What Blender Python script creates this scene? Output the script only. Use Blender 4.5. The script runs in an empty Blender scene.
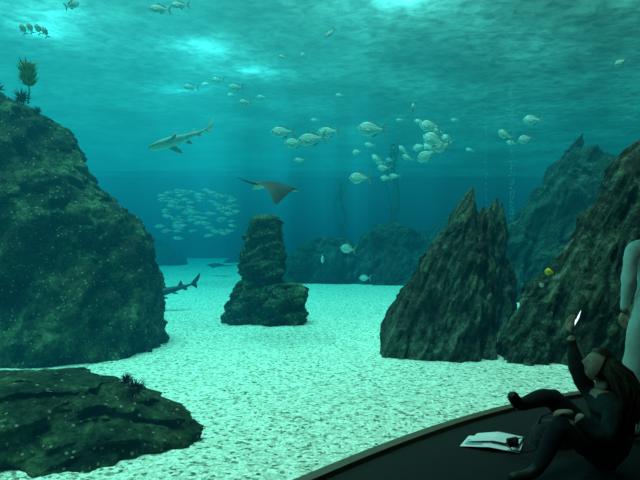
import bpy, bmesh, math, random
from mathutils import Vector, Matrix, noise, Euler
random.seed(7)
scene = bpy.context.scene
scene.view_settings.view_transform = 'Standard'
scene.view_settings.look = 'None'
COL = scene.collection

# ------------------------------------------------------------------ helpers
def S(px, py, d):
    """image pixel coordinates + assumed depth from the camera -> world metres"""
    return Vector(((px-320)/600*d, d, 1.6-(py-240)/600*d))

def link(ob):
    COL.objects.link(ob); return ob

def new_mesh_obj(name, verts, faces, mats=(), smooth=True, parent=None):
    me = bpy.data.meshes.new(name)
    me.from_pydata([tuple(v) for v in verts], [], faces)
    me.update()
    for m in mats: me.materials.append(m)
    if smooth:
        for p in me.polygons: p.use_smooth = True
    ob = link(bpy.data.objects.new(name, me))
    if parent: ob.parent = parent
    return ob

def nt(name):
    m = bpy.data.materials.new(name); m.use_nodes = True
    n = m.node_tree; n.nodes.clear()
    out = n.nodes.new('ShaderNodeOutputMaterial')
    return m, n, out

def simple_mat(name, col, rough=0.7, var=0.25, scale=20, metallic=0.0, bump=0.0, emit=None, emit_s=0, spec=0.3):
    m, n, out = nt(name)
    b = n.nodes.new('ShaderNodeBsdfPrincipled')
    tc = n.nodes.new('ShaderNodeTexCoord')
    nz = n.nodes.new('ShaderNodeTexNoise'); nz.inputs['Scale'].default_value = scale
    nz.inputs['Detail'].default_value = 5
    n.links.new(tc.outputs['Object'], nz.inputs['Vector'])
    r = n.nodes.new('ShaderNodeValToRGB')
    lo = [c*(1-var) for c in col]; hi = [min(1, c*(1+var)) for c in col]
    r.color_ramp.elements[0].color = (*lo, 1); r.color_ramp.elements[0].position = .3
    r.color_ramp.elements[1].color = (*hi, 1); r.color_ramp.elements[1].position = .7
    n.links.new(nz.outputs['Fac'], r.inputs['Fac'])
    n.links.new(r.outputs['Color'], b.inputs['Base Color'])
    b.inputs['Roughness'].default_value = rough
    b.inputs['Metallic'].default_value = metallic
    b.inputs['Specular IOR Level'].default_value = spec
    if bump:
        bp = n.nodes.new('ShaderNodeBump'); bp.inputs['Strength'].default_value = bump
        bp.inputs['Distance'].default_value = .02
        n.links.new(nz.outputs['Fac'], bp.inputs['Height']); n.links.new(bp.outputs['Normal'], b.inputs['Normal'])
    if emit:
        b.inputs['Emission Color'].default_value = (*emit, 1); b.inputs['Emission Strength'].default_value = emit_s
    n.links.new(b.outputs['BSDF'], out.inputs['Surface'])
    return m

# ------------------------------------------------------------------ tank window line y = g(x)
GP = [(-26,-4),(-5,-4),(-3.4,-1.2),(-2.4,.8),(-1.5,2.2),(-.8,3.15),(0,4.05),(.64,4.72),(1.44,5.42),(2.4,6.05),(3.6,6.55),(5,6.85),(26,7.2)]
def graw(x):
    for (a, b), (c, d) in zip(GP, GP[1:]):
        if x <= c: return b+(d-b)*(x-a)/(c-a)
    return GP[-1][1]
def g(x):
    return sum(graw(x+k*.1) for k in range(-4, 5))/9
XL, XR = -24.0, 24.0
XS = [XL+i*.16 for i in range(int((XR-XL)/.16)+1)]
XR = XS[-1]
FAR = 52.0
WZ = 7.0

# ------------------------------------------------------------------ materials: rock
def rock_mat(name, dark, mid, light, tilt=(0, 0, 0), stretch=(1, 1, 1), speck=0.0, rust=.45):
    m, n, out = nt(name)
    b = n.nodes.new('ShaderNodeBsdfPrincipled'); b.inputs['Roughness'].default_value = .9
    b.inputs['Specular IOR Level'].default_value = .15
    geo = n.nodes.new('ShaderNodeNewGeometry')
    mp = n.nodes.new('ShaderNodeMapping'); mp.inputs['Rotation'].default_value = tilt
    mp2 = n.nodes.new('ShaderNodeMapping'); mp2.inputs['Scale'].default_value = stretch
    n.links.new(geo.outputs['Position'], mp.inputs['Vector']); n.links.new(mp.outputs['Vector'], mp2.inputs['Vector'])
    n1 = n.nodes.new('ShaderNodeTexNoise'); n1.inputs['Scale'].default_value = 2.2; n1.inputs['Detail'].default_value = 9; n1.inputs['Roughness'].default_value = .68
    n.links.new(mp2.outputs['Vector'], n1.inputs['Vector'])
    r = n.nodes.new('ShaderNodeValToRGB')
    e = r.color_ramp.elements
    e[0].position = .38; e[0].color = (*dark, 1); e[1].position = .64; e[1].color = (*light, 1)
    x = e.new(.5); x.color = (*mid, 1)
    n.links.new(n1.outputs['Fac'], r.inputs['Fac'])
    n4 = n.nodes.new('ShaderNodeTexNoise'); n4.inputs['Scale'].default_value = 1.3; n4.inputs['Detail'].default_value = 6
    n.links.new(geo.outputs['Position'], n4.inputs['Vector'])
    pr = n.nodes.new('ShaderNodeMapRange'); pr.inputs[1].default_value = .5; pr.inputs[2].default_value = .62; pr.inputs[3].default_value = 0; pr.inputs[4].default_value = rust
    n.links.new(n4.outputs['Fac'], pr.inputs[0])
    bm_ = n.nodes.new('ShaderNodeMix'); bm_.data_type = 'RGBA'; n.links.new(pr.outputs[0], bm_.inputs[0]); n.links.new(r.outputs['Color'], bm_.inputs[6])
    bm_.inputs[7].default_value = (mid[0]*2.0+.01, mid[1]*.85, mid[2]*.7, 1)
    n2 = n.nodes.new('ShaderNodeTexNoise'); n2.inputs['Scale'].default_value = 16; n2.inputs['Detail'].default_value = 6; n2.inputs['Roughness'].default_value = .75
    n.links.new(geo.outputs['Position'], n2.inputs['Vector'])
    mot = n.nodes.new('ShaderNodeMapRange'); mot.inputs[1].default_value = .35; mot.inputs[2].default_value = .65; mot.inputs[3].default_value = .3; mot.inputs[4].default_value = 1.7
    n.links.new(n2.outputs['Fac'], mot.inputs[0])
    mm_ = n.nodes.new('ShaderNodeMix'); mm_.data_type = 'RGBA'; mm_.blend_type = 'MULTIPLY'; mm_.inputs[0].default_value = 1
    n.links.new(bm_.outputs[2], mm_.inputs[6]); n.links.new(mot.outputs[0], mm_.inputs[7])
    v = n.nodes.new('ShaderNodeTexVoronoi'); v.inputs['Scale'].default_value = 15
    n.links.new(geo.outputs['Position'], v.inputs['Vector'])
    vr = n.nodes.new('ShaderNodeValToRGB'); vr.color_ramp.elements[0].position = .12; vr.color_ramp.elements[0].color = (1, 1, 1, 1)
    vr.color_ramp.elements[1].position = .22; vr.color_ramp.elements[1].color = (0, 0, 0, 1)
    n.links.new(v.outputs['Distance'], vr.inputs['Fac'])
    sm = n.nodes.new('ShaderNodeMath'); sm.operation = 'MULTIPLY'; sm.inputs[1].default_value = speck
    n.links.new(vr.outputs['Color'], sm.inputs[0])
    mix = n.nodes.new('ShaderNodeMix'); mix.data_type = 'RGBA'
    n.links.new(sm.outputs[0], mix.inputs[0]); n.links.new(mm_.outputs[2], mix.inputs[6])
    mix.inputs[7].default_value = (.5, .58, .42, 1)
    n.links.new(mix.outputs[2], b.inputs['Base Color'])
    add = n.nodes.new('ShaderNodeMath'); add.operation = 'ADD'
    n.links.new(n1.outputs['Fac'], add.inputs[0]); n.links.new(n2.outputs['Fac'], add.inputs[1])
    bp = n.nodes.new('ShaderNodeBump'); bp.inputs['Strength'].default_value = 1; bp.inputs['Distance'].default_value = .18
    n.links.new(add.outputs[0], bp.inputs['Height']); n.links.new(bp.outputs['Normal'], b.inputs['Normal'])
    n.links.new(b.outputs['BSDF'], out.inputs['Surface'])
    return m

M_rock_mossy = rock_mat('mossy_rock', (.010, .026, .014), (.045, .095, .045), (.18, .30, .14), speck=.95)
M_rock_strat = rock_mat('layered_rock', (.010, .018, .014), (.045, .075, .052), (.20, .27, .18), tilt=(0, math.radians(-26), 0), stretch=(4, 2.8, .3), speck=.2, rust=.3)
M_rock_far = rock_mat('distant_rock', (.01, .026, .02), (.04, .08, .06), (.12, .20, .15), tilt=(0, math.radians(-35), 0), stretch=(2, 2, .3), rust=.1)

# ------------------------------------------------------------------ rocks
def interp_levels(levels, z):
    for a, b in zip(levels, levels[1:]):
        if z <= b[0]:
            t = (z-a[0])/(b[0]-a[0]+1e-9)
            return [a[i]+(b[i]-a[i])*t for i in range(5)]
    return list(levels[-1])

def rock(name, parts, mat, seed=0, amp=.12, freq=1.2, groove=.1, gfreq=3.0, gdir=(0, 0, 1), na=130, nz=80, fine=.03, ex=2.4):
    verts, faces = [], []
    gd = Vector(gdir).normalized()
    off = Vector((seed*13.1, seed*7.7, seed*3.3))
    for pi, part in enumerate(parts):
        levels = part; A = na; Z = nz
        if len(parts) > 3 and pi > 0: A = max(70, na//3); Z = max(50, nz//2)
        base = len(verts)
        z0, z1 = levels[0][0], levels[-1][0]
        for j in range(Z+1):
            z = z0+(z1-z0)*j/Z
            L = interp_levels(levels, z)
            cx = (L[1]+L[2])/2; rx = (L[2]-L[1])/2; cy = L[3]; ry = L[4]
            for i in range(A):
                a = 2*math.pi*i/A
                c, s = math.cos(a), math.sin(a)
                k = (abs(c)**ex+abs(s)**ex)**(-1/ex)
                d = Vector((c, s, 0))
                p = Vector((cx+rx*c*k, cy+ry*s*k, z))
                q = p+off
                n1 = noise.fractal(q*freq, 1.0, 2.0, 4)
                al = q.dot(gd); perp = q-gd*al
                gq = perp*gfreq+gd*al*gfreq*.14
                n2 = 1-2.4*abs(noise.noise(gq))
                n2 += .55*(1-2.4*abs(noise.noise(gq*2.3)))
                n3 = noise.fractal(q*6, 1.0, 2.0, 4)
                f = min(1, 1.4*min(rx, ry)/(.35))
                disp = (n1*amp*1.4+(n2-.8)*groove+n3*fine)*f
                p += d*disp + Vector((0, 0, noise.noise(q*1.7)*amp*.7*f*(z > z0+.2)))
                verts.append(p)
        for j in range(Z):
            for i in range(A):
                i2 = (i+1) % A
                faces.append((base+j*A+i, base+j*A+i2, base+(j+1)*A+i2, base+(j+1)*A+i))
        c = Vector((0, 0, 0))
        for i in range(A): c += verts[base+Z*A+i]
        c /= A; c.z += .02
        verts.append(c)
        for i in range(A):
            faces.append((base+Z*A+i, base+Z*A+(i+1) % A, len(verts)-1))
    return new_mesh_obj(name, verts, faces, [mat])

def blade(xb, zb, xt, zt, w, cy, ry, lean=0.0):
    """one tilted slab of bedded rock: base centre xb at zb, tip xt at zt; blunt, chisel-shaped top"""
    L = []
    for k in range(13):
        t = k/12
        x = xb+(xt-xb)*t; ww = w*(1-t**5)+.03
        sh = w*.25*t**5
        L.append((zb+(zt-zb)*t, x-ww*.5+sh, x+ww*.5+sh, cy+lean*t, ry*(1-.55*t-.45*t**4)+.02))
    return L

rock('mossy_boulder', [[(-.2,-7.2,-2.32,8.9,1.7),(.44,-7.2,-2.42,8.9,1.65),(1.0,-7.1,-2.5,8.9,1.55),(1.6,-7,-2.66,8.9,1.5),(2.03,-6.9,-2.9,8.9,1.4),(2.32,-6.8,-3.28,8.9,1.3),
      (2.9,-6.6,-3.68,8.9,1.15),(3.27,-6.4,-3.98,8.9,1.0),(3.6,-6.1,-4.38,8.9,.7),(3.78,-5.7,-4.8,8.9,.3)]],
     M_rock_mossy, seed=1, amp=.14, freq=.9, groove=.10, gfreq=1.8, gdir=(.5,.2,1), na=240, nz=150, fine=.08)
rock('low_mossy_rock', [[(-.15,-3.4,-1.02,4.8,.80),(.1,-3.35,-1.04,4.8,.76),(.22,-3.3,-1.13,4.8,.68),(.33,-3.2,-1.3,4.8,.58),(.42,-3.1,-1.52,4.82,.46),(.48,-2.9,-1.8,4.85,.3),(.51,-2.6,-2.0,4.85,.12)]],
     M_rock_mossy, seed=2, amp=.13, freq=1.8, groove=.09, gfreq=3.5, gdir=(1,.3,.2), na=240, nz=90, fine=.07)
rock('stacked_rock_outcrop', [
     [(-.15,-1.84,-.62,11.6,.6),(.3,-1.8,-.6,11.6,.58),(.55,-1.68,-.62,11.6,.5),(.75,-1.6,-.68,11.6,.42),(.85,-1.45,-.8,11.6,.3)],
     [(.5,-1.45,-.76,11.65,.36),(.85,-1.46,-.78,11.65,.36),(1.0,-1.53,-.69,11.65,.4),(1.5,-1.45,-.70,11.65,.36),(1.8,-1.38,-.76,11.65,.32),(2.0,-1.32,-.82,11.65,.26),(2.08,-1.25,-.9,11.65,.14)],
     [(-.15,-1.05,-.32,11.2,.35),(.4,-1.02,-.26,11.2,.35),(.66,-1.0,-.22,11.2,.32),(.78,-.9,-.3,11.2,.2)]],
     M_rock_mossy, seed=3, amp=.06, freq=2.2, groove=.07, gfreq=4, gdir=(1,.2,.3), na=120, nz=70, fine=.06, ex=3)
rock('slanted_spire_rock', [
     [(-.15,1.25,2.3,8.35,.5),(.35,1.08,2.34,8.38,.5),(.77,1.1,2.36,8.42,.45),(1.04,1.26,2.34,8.43,.4),(1.39,1.53,2.3,8.45,.33),(1.74,1.76,2.26,8.5,.25),(2.09,1.97,2.2,8.52,.14),(2.28,2.08,2.14,8.52,.05)],
     blade(.98,-.2,1.28,1.16,.36,8.25,.45,.1), blade(1.25,-.2,1.56,1.62,.42,8.2,.5,.15), blade(1.5,-.2,1.86,2.04,.40,8.2,.5,.25),
     blade(1.74,-.2,2.06,2.34,.40,8.25,.5,.25), blade(2.0,-.2,2.22,2.06,.38,8.25,.5,.25), blade(2.22,-.2,2.3,1.6,.32,8.3,.5,.2),
     blade(1.7,-.2,1.9,1.15,.5,8.0,.36,.1), blade(1.3,-.2,1.5,.8,.45,8.0,.34,.1),
     blade(2.2,-.2,2.46,2.12,.42,8.95,.35), blade(2.5,-.2,2.8,2.30,.5,9.9,.45), blade(2.7,-.2,2.88,2.2,.5,9.9,.42), blade(2.85,-.2,2.95,1.3,.5,9.8,.4)],
     M_rock_strat, seed=4, amp=.06, freq=1.8, groove=.075, gfreq=5.5, gdir=(.25,0,1), na=240, nz=120, fine=.035, ex=2.0)
rock('leaning_cliff_rock', [
     [(-.2,2.75,8,8.7,1.15),(.49,3.15,8,8.7,1.1),(1.25,3.6,8,8.75,.95),(1.74,3.95,8,8.8,.85),(2.2,4.1,7.8,8.8,.75),(2.64,4.3,7.5,8.8,.6),(3.05,4.7,7,8.8,.4),(3.35,5.2,6.5,8.8,.15)],
     blade(2.65,-.2,3.25,1.05,.6,8.0,.55,.3), blade(2.95,-.2,3.5,1.5,.6,8.2,.6,.3), blade(3.25,-.2,3.86,2.0,.7,8.1,.7,.4), blade(3.6,-.2,4.12,2.5,.7,8.2,.75,.3),
     blade(3.9,-.2,4.45,3.0,.75,8.3,.8,.3), blade(4.3,-.2,4.9,3.3,.8,8.2,.8,.4), blade(3.4,-.2,3.9,1.2,.6,7.75,.4,.3), blade(4.0,-.2,4.6,1.9,.7,7.8,.45,.3), blade(2.55,-.2,2.85,.45,.45,7.75,.4,.1), blade(5.0,-.2,5.6,3.4,1,8.2,.75,.3)],
     M_rock_strat, seed=5, amp=.09, freq=1.0, groove=.10, gfreq=3.4, gdir=(.42,0,1), na=260, nz=120, fine=.05)
rock('far_peak_rock', [
     [(-.2,5.0,12,16.5,1.6),(1.6,5.5,11,16.5,1.3),(2.67,5.9,10,16.5,1.0),(3.33,6.3,8.6,16.5,.7),(4.1,6.8,7.7,16.5,.3)],
     blade(4.6,-.2,5.3,2.3,1.0,16,1.1), blade(5.1,-.2,6.0,3.2,1.1,16.2,1.1), blade(5.7,-.2,6.55,3.9,1.1,16.3,1.1), blade(6.3,-.2,6.95,4.55,1.2,16.5,1.1), blade(7.0,-.2,7.5,4.0,1.4,16.4,1.1), blade(5.4,-.2,6.2,1.8,1.2,15.4,.9), blade(8.3,-.2,8.6,3.2,1.8,16,1.1)],
     M_rock_far, seed=6, amp=.2, freq=.8, groove=.16, gfreq=2, gdir=(.5,0,1), na=200, nz=100, fine=.08)
rock('background_reef_rock', [
     [(-.2,-1.6,2.2,22.5,1.2),(.8,-1.3,1.9,22.5,1.0),(1.4,-.6,1.2,22.5,.7),(1.7,-.2,.6,22.5,.2)],
     [(-.2,1.0,4.6,22,1.3),(1.0,1.2,4.3,22,1.1),(1.8,1.6,3.6,22,.8),(2.2,2.0,2.9,22,.3)],
     [(-.2,4,8,25,1.5),(1.5,4.4,7.5,25,1.2),(2.6,5,6.5,25,.5)]],
     M_rock_far, seed=7, amp=.3, freq=.8, groove=.15, gfreq=1.5, gdir=(.4,0,1), na=120, nz=50, fine=.08)
rock('background_reef_rock.001', [
     [(-.2,-13.8,-8.5,38,2),(.8,-13.5,-9,38,1.5),(1.6,-13,-10,38,.6)],
     [(-.2,-7,-1,42,1.2),(.6,-6,-2,42,.9),(1.1,-5,-3,42,.4)]],
     M_rock_far, seed=8, amp=.3, freq=.6, groove=.15, gfreq=1.2, na=90, nz=40)

# ------------------------------------------------------------------ sand
def sand_z(x, y):
    z = .03+.05*noise.fractal(Vector((x*.5, y*.5, 0)), 1, 2, 3)
    return z*min(1, (y-g(x))/1.0+.2)
ny = 150
verts, faces = [], []
for i, x in enumerate(XS):
    gy = g(x)
    for j in range(ny+1):
        t = (j/ny)**1.8
        y = gy+(FAR-gy)*t
        verts.append((x, y, sand_z(x, y)))
for i in range(len(XS)-1):
    for j in range(ny):
        a = i*(ny+1)+j
        faces.append((a, a+ny+1, a+ny+2, a+1))
m, n, out = nt('coarse_shell_sand')
b = n.nodes.new('ShaderNodeBsdfPrincipled'); b.inputs['Roughness'].default_value = .95; b.inputs['Specular IOR Level'].default_value = .1
geo = n.nodes.new('ShaderNodeNewGeometry')
v = n.nodes.new('ShaderNodeTexVoronoi'); v.inputs['Scale'].default_value = 34; n.links.new(geo.outputs['Position'], v.inputs['Vector'])
n2 = n.nodes.new('ShaderNodeTexNoise'); n2.inputs['Scale'].default_value = 30; n2.inputs['Detail'].default_value = 5; n2.inputs['Roughness'].default_value = .8
n.links.new(geo.outputs['Position'], n2.inputs['Vector'])
sep = n.nodes.new('ShaderNodeSeparateColor'); n.links.new(v.outputs['Color'], sep.inputs[0])
r1 = n.nodes.new('ShaderNodeValToRGB'); r1.color_ramp.elements[0].color = (.12, .14, .10, 1); r1.color_ramp.elements[0].position = 0
r1.color_ramp.elements[1].color = (1, 1, .94, 1); r1.color_ramp.elements[1].position = 1
x_ = r1.color_ramp.elements.new(.22); x_.color = (.60, .64, .52, 1)
n.links.new(sep.outputs[0], r1.inputs['Fac'])
r2 = n.nodes.new('ShaderNodeValToRGB'); r2.color_ramp.elements[0].color = (.5, .54, .48, 1); r2.color_ramp.elements[0].position = .36
r2.color_ramp.elements[1].color = (1, 1, 1, 1); r2.color_ramp.elements[1].position = .52
n.links.new(n2.outputs['Fac'], r2.inputs['Fac'])
mx = n.nodes.new('ShaderNodeMix'); mx.data_type = 'RGBA'; mx.blend_type = 'MULTIPLY'; mx.inputs[0].default_value = 1
n.links.new(r1.outputs['Color'], mx.inputs[6]); n.links.new(r2.outputs['Color'], mx.inputs[7])
n.links.new(mx.outputs[2], b.inputs['Base Color'])
bp = n.nodes.new('ShaderNodeBump'); bp.inputs['Strength'].default_value = .8; bp.inputs['Distance'].default_value = .02
n.links.new(v.outputs['Distance'], bp.inputs['Height']); n.links.new(bp.outputs['Normal'], b.inputs['Normal'])
n.links.new(b.outputs['BSDF'], out.inputs['Surface'])
new_mesh_obj('sand_bed', verts, faces, [m])

# ------------------------------------------------------------------ water body (absorbing; its emission stands in for scattered light and haze)
verts, faces = [], []
N = len(XS)
for x in XS: verts.append((x, g(x)+.03, -.4))
for x in XS: verts.append((x, FAR, -.4))
for x in XS: verts.append((x, g(x)+.03, WZ))
for x in XS: verts.append((x, FAR, WZ))
for i in range(N-1):
    faces.append((i, i+N, i+N+1, i+1)); faces.append((i+2*N, i+1+2*N, i+1+3*N, i+3*N))
    faces.append((i, i+1, i+1+2*N, i+2*N)); faces.append((i+N, i+3*N, i+1+3*N, i+1+N))
faces.append((0, 2*N, 3*N, N)); faces.append((N-1, 2*N-1, 4*N-1, 3*N-1))
m, n, out = nt('sea_water')
ab = n.nodes.new('ShaderNodeVolumeAbsorption'); ab.inputs['Density'].default_value = .15
ab.inputs['Color'].default_value = (.0, .68, .71, 1)
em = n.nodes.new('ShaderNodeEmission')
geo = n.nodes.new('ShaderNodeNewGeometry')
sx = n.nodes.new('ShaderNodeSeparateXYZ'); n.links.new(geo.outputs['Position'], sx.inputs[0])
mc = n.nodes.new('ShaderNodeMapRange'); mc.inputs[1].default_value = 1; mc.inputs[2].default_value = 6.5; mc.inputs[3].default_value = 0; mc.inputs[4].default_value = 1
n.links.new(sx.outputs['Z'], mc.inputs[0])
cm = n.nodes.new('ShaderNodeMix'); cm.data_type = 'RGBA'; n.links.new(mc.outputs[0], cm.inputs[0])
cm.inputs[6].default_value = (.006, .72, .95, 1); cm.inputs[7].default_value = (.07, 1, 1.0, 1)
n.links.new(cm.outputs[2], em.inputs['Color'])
mz = n.nodes.new('ShaderNodeMapRange'); mz.inputs[1].default_value = 1.5; mz.inputs[2].default_value = 7; mz.inputs[3].default_value = .85; mz.inputs[4].default_value = 2.2  # emission raised towards the surface to imitate light from above
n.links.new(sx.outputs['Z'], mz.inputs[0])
mxr = n.nodes.new('ShaderNodeMapRange'); mxr.inputs[1].default_value = -5; mxr.inputs[2].default_value = 9; mxr.inputs[3].default_value = 1.12; mxr.inputs[4].default_value = .42  # emission lowered to the right to imitate the shaded side
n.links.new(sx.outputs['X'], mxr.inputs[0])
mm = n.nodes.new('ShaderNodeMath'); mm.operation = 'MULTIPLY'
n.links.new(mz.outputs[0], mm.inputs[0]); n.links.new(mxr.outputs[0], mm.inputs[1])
mp = n.nodes.new('ShaderNodeMapping'); mp.inputs['Scale'].default_value = (.7, .10, .02)  # stretched noise puts upright light shafts into the emission
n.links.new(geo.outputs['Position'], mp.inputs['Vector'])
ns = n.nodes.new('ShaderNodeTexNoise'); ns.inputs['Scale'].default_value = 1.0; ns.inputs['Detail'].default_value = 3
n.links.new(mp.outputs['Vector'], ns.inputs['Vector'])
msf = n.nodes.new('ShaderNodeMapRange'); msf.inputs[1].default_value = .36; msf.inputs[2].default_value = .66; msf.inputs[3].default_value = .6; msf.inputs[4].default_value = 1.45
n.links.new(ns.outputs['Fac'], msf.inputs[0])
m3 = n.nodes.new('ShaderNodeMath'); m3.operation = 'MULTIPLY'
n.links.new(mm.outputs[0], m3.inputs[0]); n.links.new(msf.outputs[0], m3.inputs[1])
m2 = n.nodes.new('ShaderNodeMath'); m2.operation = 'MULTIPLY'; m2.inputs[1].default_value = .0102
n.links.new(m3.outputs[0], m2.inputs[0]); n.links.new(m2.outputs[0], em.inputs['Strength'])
ad = n.nodes.new('ShaderNodeAddShader'); n.links.new(ab.outputs[0], ad.inputs[0]); n.links.new(em.outputs[0], ad.inputs[1])
n.links.new(ad.outputs[0], out.inputs['Volume'])
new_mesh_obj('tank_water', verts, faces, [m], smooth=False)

# water surface sheet
verts, faces = [], []
XS2 = [XL+.1+i*.3 for i in range(int((XR-XL-.2)/.3))]
NY2 = 140
for x in XS2:
    for j in range(NY2+1):
        y = g(x)+.35+(FAR-.05-g(x)-.35)*j/NY2
        verts.append((x, y, WZ+.08+.05*noise.fractal(Vector((x*.8, y*.8, 5)), 1, 2, 2)))
for i in range(len(XS2)-1):
    for j in range(NY2):
        a = i*(NY2+1)+j; faces.append((a, a+1, a+NY2+2, a+NY2+1))
m, n, out = nt('rippled_water_surface')
geo = n.nodes.new('ShaderNodeNewGeometry')
nz_ = n.nodes.new('ShaderNodeTexNoise'); nz_.inputs['Scale'].default_value = 2.6; nz_.inputs['Detail'].default_value = 5; nz_.inputs['Roughness'].default_value = .6; nz_.inputs['Distortion'].default_value = .5
n.links.new(geo.outputs['Position'], nz_.inputs['Vector'])
nl = n.nodes.new('ShaderNodeTexNoise'); nl.inputs['Scale'].default_value = .3; nl.inputs['Detail'].default_value = 3
n.links.new(geo.outputs['Position'], nl.inputs['Vector'])
rl = n.nodes.new('ShaderNodeMapRange'); rl.inputs[1].default_value = .4; rl.inputs[2].default_value = .65; rl.inputs[3].default_value = .6; rl.inputs[4].default_value = 1.3  # broad glow patches put into the surface translucency
n.links.new(nl.outputs['Fac'], rl.inputs[0])
rr = n.nodes.new('ShaderNodeMapRange'); rr.inputs[1].default_value = .35; rr.inputs[2].default_value = .7; rr.inputs[3].default_value = .07; rr.inputs[4].default_value = .19
n.links.new(nz_.outputs['Fac'], rr.inputs[0])
rm = n.nodes.new('ShaderNodeMath'); rm.operation = 'MULTIPLY'; n.links.new(rl.outputs[0], rm.inputs[0]); n.links.new(rr.outputs[0], rm.inputs[1])
tr = n.nodes.new('ShaderNodeBsdfTransparent'); tr.inputs['Color'].default_value = (.9, .95, .92, 1)
tl = n.nodes.new('ShaderNodeBsdfTranslucent'); tl.inputs['Color'].default_value = (.35, .85, .8, 1)
bp = n.nodes.new('ShaderNodeBump'); bp.inputs['Strength'].default_value = .35; bp.inputs['Distance'].default_value = .15
n.links.new(nz_.outputs['Fac'], bp.inputs['Height']); n.links.new(bp.outputs['Normal'], tl.inputs['Normal'])
ms = n.nodes.new('ShaderNodeMixShader'); n.links.new(rm.outputs[0], ms.inputs[0]); n.links.new(tr.outputs[0], ms.inputs[1]); n.links.new(tl.outputs[0], ms.inputs[2])
n.links.new(ms.outputs[0], out.inputs['Surface'])
new_mesh_obj('water_surface', verts, faces, [m])

# ------------------------------------------------------------------ building shell
M_wall = simple_mat('dark_painted_wall', (.01, .012, .014), .8, .2, 3)
M_floor = simple_mat('dark_carpet', (.005, .007, .0075), .95, .4, 120, bump=.3)
M_tank = simple_mat('tank_wall_paint', (.01, .10, .15), .9, .15, .6)
M_trim = simple_mat('bronze_sill', (.09, .065, .04), .5, .2, 30)
def box(name, a, b_, mat, parent=None, bevel=0):
    bm = bmesh.new(); bmesh.ops.create_cube(bm, size=1)
    a = Vector(a); b_ = Vector(b_)
    for v in bm.verts:
        v.co = Vector(((a.x+b_.x)/2+v.co.x*(b_.x-a.x), (a.y+b_.y)/2+v.co.y*(b_.y-a.y), (a.z+b_.z)/2+v.co.z*(b_.z-a.z)))
    if bevel: bmesh.ops.bevel(bm, geom=bm.edges[:], offset=bevel, segments=3, affect='EDGES')
    me = bpy.data.meshes.new(name); bm.to_mesh(me); bm.free(); me.materials.append(mat)
    ob = link(bpy.data.objects.new(name, me))
    if parent: ob.parent = parent
    return ob
def strip_solid(name, off0, off1, z0, z1, mat, xs=None):
    """solid following the window line"""
    xs = xs or XS
    verts, faces = [], []
    pts0, pts1 = [], []
    for x in xs:
        t = Vector((.2, g(x+.1)-g(x-.1), 0)).normalized(); nrm = Vector((-t.y, t.x, 0))
        p = Vector((x, g(x), 0)); pts0.append(p+nrm*off0); pts1.append(p+nrm*off1)
    for a, b_ in zip(pts0, pts1):
        verts += [(a.x, a.y, z0), (b_.x, b_.y, z0), (b_.x, b_.y, z1), (a.x, a.y, z1)]
    for i in range(len(xs)-1):
        k = i*4
        for q in range(4):
            faces.append((k+q, k+(q+1) % 4, k+4+(q+1) % 4, k+4+q))
    faces.append((0, 3, 2, 1)); k = (len(xs)-1)*4; faces.append((k, k+1, k+2, k+3))
    return new_mesh_obj(name, verts, faces, [mat], smooth=False)
def region(name, z0, z1, mat, yback=-5.0):
    verts, faces = [], []
    for x in XS:
        yb = min(yback, g(x)-.01)
        verts += [(x, g(x), z0), (x, yb, z0), (x, yb, z1), (x, g(x), z1)]
    for i in range(len(XS)-1):
        k = i*4
        for q in range(4): faces.append((k+q, k+(q+1) % 4, k+4+(q+1) % 4, k+4+q))
    faces.append((0, 3, 2, 1)); k = (len(XS)-1)*4; faces.append((k, k+1, k+2, k+3))
    return new_mesh_obj(name, verts, faces, [mat], smooth=False)
region('floor', -.3, 0, M_floor)
region('ceiling', 5.0, 5.2, M_wall)
strip_solid('wall_above_window', -.3, -.05, 5.2, 12, M_wall)
strip_solid('trim_window_sill', -.05, .04, -.05, .04, M_trim)
box('wall_back', (XL, -5.3, -.3), (XR, -5.0, 5.2), M_wall)
box('wall_right', (XR+.1, -5, -.3), (XR+.4, 7, 5.2), M_wall)
box('wall_left', (XL-.4, -5, -.3), (XL-.1, FAR, 7.6), M_tank)
box('wall_tank_back', (XL, FAR+.05, -.4), (XR, FAR+.3, 7.6), M_tank)
box('wall_tank_right', (XR+.1, 7.4, -.4), (XR+.4, FAR, 7.6), M_tank)
# acrylic pane
m, n, out = nt('clear_acrylic')
tr = n.nodes.new('ShaderNodeBsdfTransparent'); tr.inputs[0].default_value = (.96, .98, .97, 1)
gl = n.nodes.new('ShaderNodeBsdfGlossy'); gl.inputs['Roughness'].default_value = .05
ms = n.nodes.new('ShaderNodeMixShader'); ms.inputs[0].default_value = .03
n.links.new(tr.outputs[0], ms.inputs[1]); n.links.new(gl.outputs[0], ms.inputs[2]); n.links.new(ms.outputs[0], out.inputs['Surface'])
verts, faces = [], []
for x in XS: verts += [(x, g(x)-.0, .0), (x, g(x)-.0, 5.2)]
for i in range(N-1): faces.append((2*i, 2*i+2, 2*i+3, 2*i+1))
new_mesh_obj('window_1', verts, faces, [m])

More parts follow.
